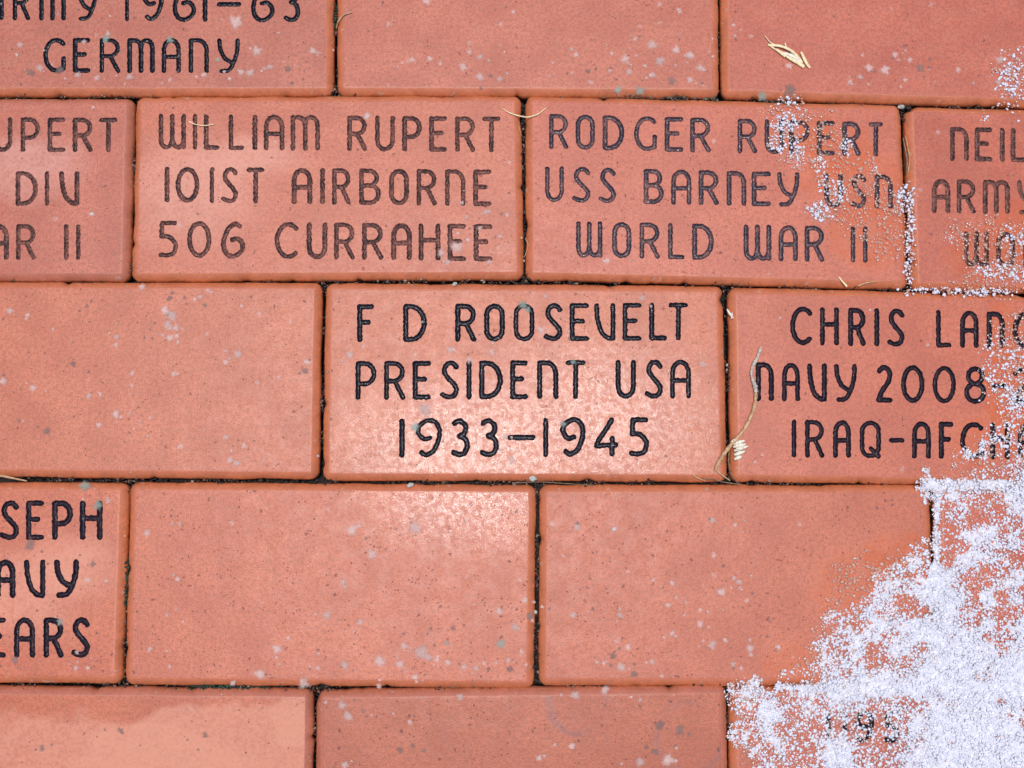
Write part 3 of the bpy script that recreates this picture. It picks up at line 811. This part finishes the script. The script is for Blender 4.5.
X, Y = ground_pts(px, py); n = len(X)
rad = .0003 + .0009 * rng.random(n) ** 3
zz = -.0105 + .005 * rng.random(n) ** 3
tint = np.array([(.012, .007, .006), (.025, .015, .012), (.08, .05, .035), (.07, .022, .016), (.30, .26, .22)])[rng.choice(5, n, p=[.55, .30, .07, .06, .02])]
M_GRIT = attr_material('grit').m
o = grains('grit', np.column_stack([X, Y, zz]), rad, M_GRIT, tint, smooth=False)
tag(o, 'dark soil crumbs and grit lying in the joints between the bricks', 'grit', kind='stuff')

# crumbs of soil and sand caught on the rims
gp = [along(j, int(1.6 * sum(math.hypot(b[0] - a[0], b[1] - a[1]) for a, b in zip(j[:-1], j[1:]))), 2.6) for j in JH + JV]
px = np.concatenate([a for a, _ in gp]); py = np.concatenate([b for _, b in gp])
k = (vnoise(px, py, 22, 51) > .5); px, py = px[k], py[k]
X, Y = ground_pts(px, py); n = len(X)
tint = np.array([(.02, .011, .009), (.06, .032, .022), (.16, .09, .055), (.34, .24, .18), (.20, .06, .035)])[rng.choice(5, n, p=[.40, .27, .14, .07, .12])]
o = grains('grit', np.column_stack([X, Y, rng.uniform(-.0055, -.0018, n)]), .0002 + .0006 * rng.random(n) ** 2, M_GRIT, tint, smooth=False)
tag(o, 'sandy crumbs caught along the bevelled rims of the bricks', 'grit', kind='stuff')

# moss in the joints
mp = [along([(124.5, 560), (123, 607)], 420, 1.9), along([(190, 687), (268, 689.5)], 620, 1.6), along([(600, 93.5), (718, 95.5)], 260, 1.3), along([(335, 0), (335, 30)], 120, 1.4), along([(790, 100), (760, 99)], 60, 1.2)]
px = np.concatenate([a for a, _ in mp]); py = np.concatenate([b for _, b in mp]); n = len(px)
X, Y = ground_pts(px, py)
cs = np.concatenate([np.full(420, 0), np.full(620, 0), np.full(260, 1), np.full(120, 0), np.full(60, 1)])
tint = np.where(cs[:, None] == 0, np.array([[.02, .042, .024]]), np.array([[.13, .13, .10]])) * rng.uniform(.5, 1.5, (n, 1))
o = grains('moss', np.column_stack([X, Y, rng.uniform(-.007, -.0022, n)]), rng.uniform(.0003, .0008, n), M_GRIT, tint)
tag(o, 'dark green and grey moss growing in the brick joints', 'moss', kind='stuff')

# lichen: low ragged crusts on the faces
def lichen_material():
    s = attr_material('lichen', .85, .08)
    at = s.n('ShaderNodeAttribute', attribute_name='tint')
    nz = s.noise(1000, 3, .6)
    k = s.math('ADD', at.outputs['Alpha'], s.math('MULTIPLY', s.math('SUBTRACT', nz, .5), .85))
    f = s.math('MULTIPLY', s.ramp(k, .02, 1.1), .68)
    tr = s.n('ShaderNodeBsdfTransparent'); mx = s.n('ShaderNodeMixShader')
    s.put(mx.inputs[0], f); s.t.links.new(tr.outputs[0], mx.inputs[1]); s.t.links.new(s.b.outputs[0], mx.inputs[2])
    s.t.links.new(mx.outputs[0], s.out.inputs[0])
    return s.m
PALE, GREY_, TEAL = (.74, .53, .48), (.27, .19, .17), (.34, .42, .36)
LICH = [(165, 310, 6, 0), (172, 316, 8, 0), (168, 325, 6, 0), (176, 328, 5, 0), (163, 335, 3, 0), (170, 338, 4, 0), (177, 336, 3, 0), (238, 354, 6, 0), (226, 363, 3, 0), (10, 311, 4, 0), (117, 337, 4, 0), (116, 345, 3, 0), (174, 374, 4, 0), (33, 388, 4, 0), (89, 396, 4, 0),
        (3, 381, 5, 0), (116, 414, 5, 0), (99, 425, 4, 0), (47, 431, 5, 1), (140, 421, 2, 0), (150, 418, 2, 0), (134, 429, 2, 0), (148, 436, 2, 0), (226, 437, 4, 0), (230, 460, 4, 0), (237, 463, 4, 0), (73, 364, 4, 1), (307, 362, 4, 0), (305, 371, 4, 1), (242, 306, 3, 0), (200, 297, 4, 0), (142, 287, 4, 0), (87, 306, 3, 1), (53, 329, 2, 0), (170, 298, 4, 1), (205, 305, 3, 1),
        (412, 60, 4, 0), (430, 59, 4, 0), (463, 67, 6, 0), (480, 57, 4, 0), (480, 77, 5, 0), (500, 79, 4, 0), (576, 55, 4, 0), (553, 63, 2, 0), (572, 73, 2, 0), (588, 71, 4, 1), (625, 59, 6, 0), (635, 39, 3, 0), (652, 45, 6, 0), (660, 61, 6, 0), (645, 66, 3, 0), (652, 75, 4, 0), (629, 72, 5, 0), (676, 50, 5, 0), (672, 81, 6, 1), (618, 90, 5, 2), (640, 91, 7, 2), (690, 55, 6, 0), (700, 68, 5, 0), (610, 71, 3, 0), (690, 80, 4, 0), (513, 12, 3, 0), (680, 12, 3, 0), (427, 2, 4, 0),
        (236, 22, 8, 0), (257, 51, 7, 0), (270, 67, 5, 0), (130, 77, 5, 0), (97, 78, 4, 0), (78, 75, 4, 0), (40, 68, 5, 0), (31, 73, 5, 1), (241, 72, 5, 0), (60, 70, 6, 1), (313, 51, 4, 0), (288, 69, 4, 1), (20, 45, 4, 0), (106, 39, 5, 2), (170, 40, 4, 2), (250, 73, 5, 0), (204, 75, 4, 0), (218, 60, 3, 2), (108, 34, 4, 0), (84, 42, 3, 0), (170, 80, 3, 0),
        (869, 68, 5, 0), (885, 70, 6, 0), (920, 68, 5, 1), (860, 77, 4, 0), (790, 90, 7, 1), (762, 96, 6, 2), (690, 56, 5, 0), (735, 36, 3, 0), (895, 55, 4, 0), (910, 60, 4, 0), (958, 70, 4, 0), (1000, 60, 6, 0), (1008, 70, 6, 0), (998, 82, 5, 0), (850, 82, 4, 0), (905, 80, 3, 0), (789, 66, 4, 0),
        (380, 661, 8, 0), (421, 652, 8, 0), (428, 657, 5, 0), (400, 664, 5, 0), (345, 665, 5, 0), (404, 646, 4, 0), (448, 662, 4, 0), (464, 667, 4, 0), (415, 677, 4, 0), (447, 643, 3, 2), (501, 644, 5, 2), (515, 627, 5, 0), (499, 611, 5, 0), (510, 669, 4, 1), (453, 628, 3, 1), (360, 622, 4, 0), (415, 528, 7, 0), (352, 530, 7, 0), (372, 554, 6, 0), (343, 582, 4, 0), (327, 615, 6, 0), (277, 649, 6, 0), (260, 674, 6, 0), (147, 533, 4, 0), (180, 524, 3, 0), (167, 615, 3, 0), (150, 649, 3, 0), (304, 683, 6, 0), (318, 668, 3, 0), (233, 683, 4, 0), (379, 686, 4, 0), (178, 579, 3, 0), (525, 600, 4, 0), (530, 616, 5, 1), (508, 660, 3, 0), (437, 660, 3, 0), (476, 668, 3, 0),
        (614, 529, 3, 3), (621, 667, 5, 0), (634, 674, 4, 1), (613, 656, 4, 1), (620, 615, 4, 0), (573, 615, 4, 0), (577, 527, 5, 0), (668, 605, 4, 0), (597, 662, 3, 0), (652, 662, 3, 0), (672, 633, 3, 0), (628, 647, 4, 0), (739, 582, 4, 0), (734, 578, 3, 0), (722, 592, 4, 0), (740, 588, 3, 0), (700, 624, 5, 0), (712, 645, 5, 0), (750, 648, 5, 0), (725, 640, 3, 0), (733, 664, 4, 0), (672, 583, 3, 0), (700, 610, 3, 0), (778, 647, 4, 0), (735, 525, 3, 0), (712, 520, 4, 0),
        (348, 716, 7, 0), (342, 705, 5, 0), (410, 722, 3, 0), (460, 697, 4, 0), (539, 758, 4, 0), (572, 746, 4, 0), (640, 762, 6, 0), (668, 760, 7, 0), (655, 752, 5, 1), (680, 730, 5, 1), (660, 725, 5, 1), (400, 750, 4, 1), (345, 765, 4, 0), (575, 695, 5, 0), (605, 690, 5, 0), (640, 700, 3, 0),
        (523, 305, 6, 2), (528, 310, 4, 2), (541, 330, 5, 0), (545, 296, 3, 0), (450, 350, 5, 0), (492, 352, 4, 0), (425, 410, 8, 0), (350, 355, 5, 0), (563, 424, 4, 2), (415, 427, 5, 2), (505, 437, 4, 0), (512, 460, 5, 0), (469, 360, 4, 0), (573, 362, 4, 2), (642, 298, 4, 0), (703, 364, 4, 0), (423, 322, 2, 2), (367, 116, 4, 3), (441, 253, 5, 0), (457, 247, 7, 0), (468, 240, 3, 0), (500, 236, 3, 0), (507, 215, 3, 0), (448, 262, 4, 0), (489, 262, 3, 0), (462, 203, 3, 0), (486, 212, 4, 0), (480, 228, 3, 0), (607, 261, 4, 0), (92, 214, 3, 3), (98, 505, 5, 2), (93, 564, 4, 1), (108, 500, 4, 0), (30, 545, 6, 1), (88, 580, 4, 0), (76, 668, 3, 0), (85, 486, 7, 2), (60, 622, 4, 2), (88, 668, 3, 0), (15, 660, 5, 1), (42, 748, 4, 1), (120, 730, 3, 1), (205, 735, 4, 1), (880, 420, 2, 1), (780, 318, 2, 0), (762, 455, 2, 0), (755, 462, 2, 0), (870, 310, 2, 0)]
for (x, y, r_, kind) in list(LICH):
    if kind < 2 and r_ > 2:
        for _ in range(2):
            LICH.append((x + rng.normal(0, 13), y + rng.normal(0, 7), rng.uniform(1.0, 2.6), kind if rng.random() < .8 else 1))
def on_face(x, y):
    return all(poly_sd(np.array([x]), np.array([y]), [(j[0][0], j[0][1] - 5), *[(a, b - 5) for a, b in j[1:]], *[(a, b + 5) for a, b in j[::-1]]])[0] < 0 for j in JH)
LICH = [l for l in LICH if l[2] > 2.7 or on_face(l[0], l[1])]
V = []; Fc = []; T = []
for (x, y, r_, kind) in LICH:
    c = P(x, y); r_ = r_ * .00052 * rng.uniform(.85, 1.15)
    tc = np.array((PALE, GREY_, TEAL, (.75, .74, .72))[kind]) * rng.uniform(.85, 1.12)
    nn = 18; s0 = len(V)
    ph = rng.uniform(0, 6.28, 4); am = rng.uniform(.05, .16, 4)
    V.append((c[0], c[1], .00032)); T.append((*tc, 1.0))
    for ring, (fr, zz_, al) in enumerate(((.5, .00026, .72), (1.0, .00006, .0))):
        for k in range(nn):
            a = k / nn * 2 * math.pi
            rr = r_ * fr * (1 + sum(am[m] * math.sin((m + 2) * a + ph[m]) for m in range(4)))
            V.append((c[0] + rr * math.cos(a), c[1] + rr * math.sin(a), zz_)); T.append((*tc, al))
    for k in range(nn):
        k2 = (k + 1) % nn
        Fc.append((s0, s0 + 1 + k, s0 + 1 + k2))
        Fc.append((s0 + 1 + k, s0 + 1 + nn + k, s0 + 1 + nn + k2)); Fc.append((s0 + 1 + k, s0 + 1 + nn + k2, s0 + 1 + k2))
o = big_mesh('lichen', V, Fc, lichen_material(), T)
tag(o, 'small pale and greenish lichen crusts dotted over the brick faces', 'lichen', kind='stuff')

# ------------------------------------------------------------------ straw, stems and seeds
M_STRAW = plain_material('straw', (.72, .54, .28), (.88, .74, .48), 700, .5)
M_STEM = plain_material('dry_stem', (.36, .19, .09), (.60, .38, .20), 600, .6)
M_GREYSTEM = plain_material('weathered_stem', (.30, .25, .20), (.60, .54, .46), 1100, .7)
M_HUSK = plain_material('seed_husk', (.62, .56, .42), (.82, .78, .64), 700, .5)
M_BROWN = plain_material('brown_fibre', (.12, .07, .04), (.30, .19, .10), 600, .7)
M_PEBBLE = plain_material('pale_pebble', (.26, .25, .21), (.52, .52, .46), 900, .6)

def pts3(path):
    """(px, py, height in mm) -> world points"""
    out = []
    for x, y, z in path:
        p = P(x, y, z / 1000); out.append(np.array([p[0], p[1], z / 1000]))
    return out
def spline3(p, n=8):
    q = [p[0]] + list(p) + [p[-1]]; out = []
    for i in range(1, len(q) - 2):
        for k in range(n):
            t = k / n
            out.append(.5 * (2 * q[i] + (q[i + 1] - q[i - 1]) * t + (2 * q[i - 1] - 5 * q[i] + 4 * q[i + 1] - q[i + 2]) * t * t + (3 * q[i] - q[i - 1] - 3 * q[i + 1] + q[i + 2]) * t ** 3))
    out.append(p[-1]); return np.array(out)
def tube_geo(path, r0, r1, sides=7, n=8, rough=.12, flat=1.0, bulge=0.0):
    c = spline3(pts3(path), n); m = len(c)
    V = []; Fc = []
    for i in range(m):
        t = c[min(i + 1, m - 1)] - c[max(i - 1, 0)]; t = t / (np.linalg.norm(t) + 1e-12)
        u = np.cross(t, (0, 0, 1.0)); u = u / (np.linalg.norm(u) + 1e-9); w = np.cross(u, t)
        f = i / (m - 1)
        r_ = (r0 + (r1 - r0) * f + bulge * math.sin(math.pi * f)) * (1 + rng.uniform(-rough, rough)) / 1000
        for k in range(sides):
            a = 2 * math.pi * k / sides
            V.append(c[i] + u * math.cos(a) * r_ + w * math.sin(a) * r_ * flat)
    for i in range(m - 1):
        for k in range(sides):
            k2 = (k + 1) % sides
            Fc.append((i * sides + k, i * sides + k2, (i + 1) * sides + k2, (i + 1) * sides + k))
    Fc.append(tuple(range(sides))[::-1]); Fc.append(tuple((m - 1) * sides + k for k in range(sides)))
    return V, Fc
def tube(name, path, r0, r1, mat, parent=None, **kw):
    V, Fc = tube_geo(path, r0, r1, **kw)
    off = np.array(parent.location) if parent is not None else np.mean(V, 0) * np.array([1, 1, 0])
    o = link_mesh(name, np.array(V) - off, Fc, mat, parent)
    if parent is None: o.location = off
    return o
def empty(name, px, py):
    o = bpy.data.objects.new(name, None); C.objects.link(o)
    p = P(px, py); o.location = (p[0], p[1], 0); o.empty_display_size = .01
    bpy.context.view_layer.update()
    return o

t = tag(empty('straw_tuft', 788, 55), 'pale broken straw tuft lying on the plain brick near the top right', 'straw')
tube('stalk', [(765, 36, .5), (770, 42, 1.0), (775, 45, 1.0)], .22, .3, M_STRAW, t)
tube('stalk', [(768, 45, .6), (780, 46, 1.3), (790, 50, 1.5), (797, 56, 1.0), (802, 63, .6)], .7, .85, M_STRAW, t, flat=.5)
tube('stalk', [(770, 46, .5), (779, 52, .8), (785, 57, .9)], .45, .5, M_STRAW, t)
tube('stalk', [(785, 43, 1.8), (787, 48, 1.6), (793, 52, 1.5)], .3, .45, M_STRAW, t)
tube('husk', [(784, 55, .6), (790, 58, .9), (797, 62, .8), (804, 67, .5)], .8, 1.0, M_STRAW, t, bulge=.35, flat=.6)
tube('husk', [(783, 53, 1.2), (790, 55, 1.5), (797, 59, 1.3), (802, 66, .8)], .6, .5, M_HUSK, t, bulge=.4, flat=.6)
tube('husk', [(776, 49, .8), (784, 54, 1.2), (791, 60, .8)], .4, .5, M_STRAW, t, bulge=.3, flat=.6)
tube('husk', [(801, 52, .8), (804, 58, 1.2), (807, 64, .8), (810, 68, .5)], .55, .5, M_STRAW, t, bulge=.4, flat=.6)

BITS = 'dry grass bits on the bricks'
tag(tube('straw', [(189, 121.5, .5), (196, 124.5, .9), (205, 125.5, 1.0), (214, 124, .5)], .28, .22, M_STRAW, flat=.6), 'short curved straw lying across the letters of the 101ST brick', 'straw', BITS)
tag(tube('straw', [(502.5, 108.5, .5), (510, 113, .8), (520, 116, 1.2), (528, 117, 1.2), (538, 114, .8), (546.5, 107.5, .5)], .22, .26, M_STRAW, flat=.7, bulge=.1), 'thin smile-shaped straw bridging the joint beside the USS brick', 'straw', BITS)
tag(tube('straw', [(519.5, 122, 0), (519, 127, -.8), (521, 134, -1.8), (524, 139, -4)], .16, .16, M_STEM), 'fine brown fibre hanging into the joint under the smile-shaped straw', 'straw', BITS)
tag(tube('straw', [(352, 12.5, .6), (344, 15, 1.0), (338.5, 21, .4), (336.5, 28, -3), (335.5, 36, -6)], .25, .4, M_STEM, bulge=.1), 'bent straw curling out of the joint right of the GERMANY brick', 'straw', BITS)
tag(tube('straw', [(839, 277, .3), (842, 281, .5), (847, 286.5, .2)], .4, .5, M_STRAW, flat=.5), 'short straw stub in the joint above the year 2008 brick', 'straw', BITS)
tag(tube('straw', [(858, 286, .0), (866, 283, .4), (876, 281.5, .2)], .45, .3, M_STEM, flat=.5), 'flat tan sliver beside the stub above the year 2008 brick', 'straw', BITS)
tag(tube('straw', [(512, 483, -1.0), (540, 482, -.8), (565, 483.5, -.8), (596, 485.5, -1.2)], .22, .16, M_BROWN), 'thin brown stem lying along the joint under the dates 1933-1945', 'straw', BITS)
tag(tube('straw', [(-4, 474.5, -.6), (10, 477.5, -.2), (27, 481, -1.2)], .8, .3, M_STEM, flat=.35), 'flat tan grass sliver in the joint at the left edge', 'straw', BITS)
tag(tube('straw', [(692, 474.5, .2), (698, 478, .5), (706, 481.5, -.2)], .35, .25, M_STEM), 'short brown straw near the foot of the dry grass stem', 'straw', BITS)
tag(tube('straw', [(702, 478, .0), (714, 479.5, .4), (726, 482.5, -.6), (742, 484.5, -1.5)], .25, .3, M_BROWN), 'dark straw lying in the joint corner under the grass stem', 'straw', BITS)
tag(tube('straw', [(903, 138, -1.5), (905.5, 150, -.8), (907, 162, -1.0), (906.5, 174, -1.6)], .3, .4, M_BROWN), 'brown stem standing in the joint left of the ARMY brick', 'straw', BITS)
tag(tube('straw', [(905.5, 136, -1.2), (908, 148, -.3), (909.5, 160, -1.0), (908, 172, -2)], .22, .3, M_STEM), 'tan stem beside the brown one left of the ARMY brick', 'straw', BITS)
tag(tube('straw', [(525.5, 238, -.8), (528, 246, .1), (525, 256, -1.5)], .25, .2, M_STEM), 'short tan fibre on the joint left of the USS brick', 'straw', BITS)

t = tag(empty('grass_stem', 742, 430), 'long bent dry grass stem with cream seed husks, crossing the joint below NAVY', 'grass stem')
tube('stalk', [(761, 347, .5), (758, 356, .9), (752.5, 367, 1.2), (751.5, 376, 1.4), (755, 386, 1.2), (756, 394, 1.0)], .75, .95, M_GREYSTEM, t, rough=.45)
tube('stalk', [(756, 393, 1.0), (754, 408, 1.2), (747, 425, 1.3), (738, 437, 1.6), (730, 446, 2.2), (722, 457, 2.0), (716.5, 467, 1.2), (716, 471, .8)], .85, .8, M_STEM, t, rough=.28, bulge=.15)
tube('stalk', [(716, 470, .8), (722, 475, .9), (730, 480.5, 0)], .42, .35, M_STEM, t)
tube('stalk', [(730, 447, 1.5), (728.5, 460, .3), (731, 474, -.6), (738, 483, -1.4)], .3, .25, M_BROWN, t)
for (a, b) in (((733, 444, 1.4), (745, 440.5, 1.4)), ((733, 447, 1.2), (746, 444, 1.6)), ((734, 451, 1.0), (748, 446, 1.2)), ((734, 455, .8), (745, 451, 1.0)), ((734, 459.5, .6), (742, 456, .8)), ((731, 443, 2.0), (737, 439, 2.0)), ((736, 449, 2.0), (744, 447.5, 2.1))):
    mid = tuple((u + v) / 2 + (0 if k < 2 else .25) for k, (u, v) in enumerate(zip(a, b)))
    tube('seed_husk', [a, mid, b], .35, .2, M_HUSK, t, bulge=.7, flat=.6)
t = tag(empty('seed', 730, 313), 'small pale split seed resting on the joint right of the dates 1933-1945', 'seed')
tube('seed_husk', [(727, 309, .3), (730, 314, .8), (733.5, 318.5, .5)], .2, .15, M_HUSK, t, bulge=.45)
tube('seed_husk', [(732, 312, .6), (732, 316, .7), (731, 319, .4)], .15, .12, M_HUSK, t, bulge=.25)

def pebble(px, py, z, r_, label, group='pale pebbles in the joints', mat=None, sx=1.6):
    n_lat, n_lon = 7, 12; V = []; Fc = []
    ph = rng.uniform(0, 6.28, 5)
    for i in range(n_lat + 1):
        for k in range(n_lon):
            th = math.pi * i / n_lat; a = 2 * math.pi * k / n_lon
            rr = .8 * r_ / 1000 * (1 + .12 * math.sin(2 * a + ph[0]) + .10 * math.sin(3 * th + ph[1] + a) + .07 * math.sin(5 * a + ph[2]))
            V.append((rr * sx * math.sin(th) * math.cos(a), rr * math.sin(th) * math.sin(a), rr * .7 * math.cos(th)))
    for i in range(n_lat):
        for k in range(n_lon):
            k2 = (k + 1) % n_lon
            Fc.append((i * n_lon + k, (i + 1) * n_lon + k, (i + 1) * n_lon + k2, i * n_lon + k2))
    o = link_mesh('pebble', V, Fc, mat or M_PEBBLE)
    p = P(px, py, z / 1000); o.location = (p[0], p[1], z / 1000); o.rotation_euler = (0, 0, rng.uniform(-.3, .3))
    return tag(o, label, 'pebble', group)
pebble(454.5, 284, -.6, 1.15, 'pale flat pebble on the joint above the lettering of the 1933-1945 brick')
pebble(532.5, 478.5, -.6, 1.7, 'largest pale pebble, in the joint directly under the dates 1933-1945')
pebble(410, 485, -.8, 1.3, 'dull grey-green pebble in the joint left of the largest pebble', sx=2.0)
pebble(318, 456, -1.5, .9, 'tiny pale pebble in the upright joint left of the 1933-1945 brick', sx=1.0)
pebble(727, 365, -3.0, .9, 'small grey pebble in the upright joint right of the letters USA', sx=1.0)
pebble(535.5, 612, -2.0, 1.2, 'grey pebble in the upright joint between the two plain bricks of the fourth course', sx=1.0)
pebble(901, 107, -1.2, 1.6, 'grey-green chip wedged in the joint corner above the ARMY brick', sx=1.4)
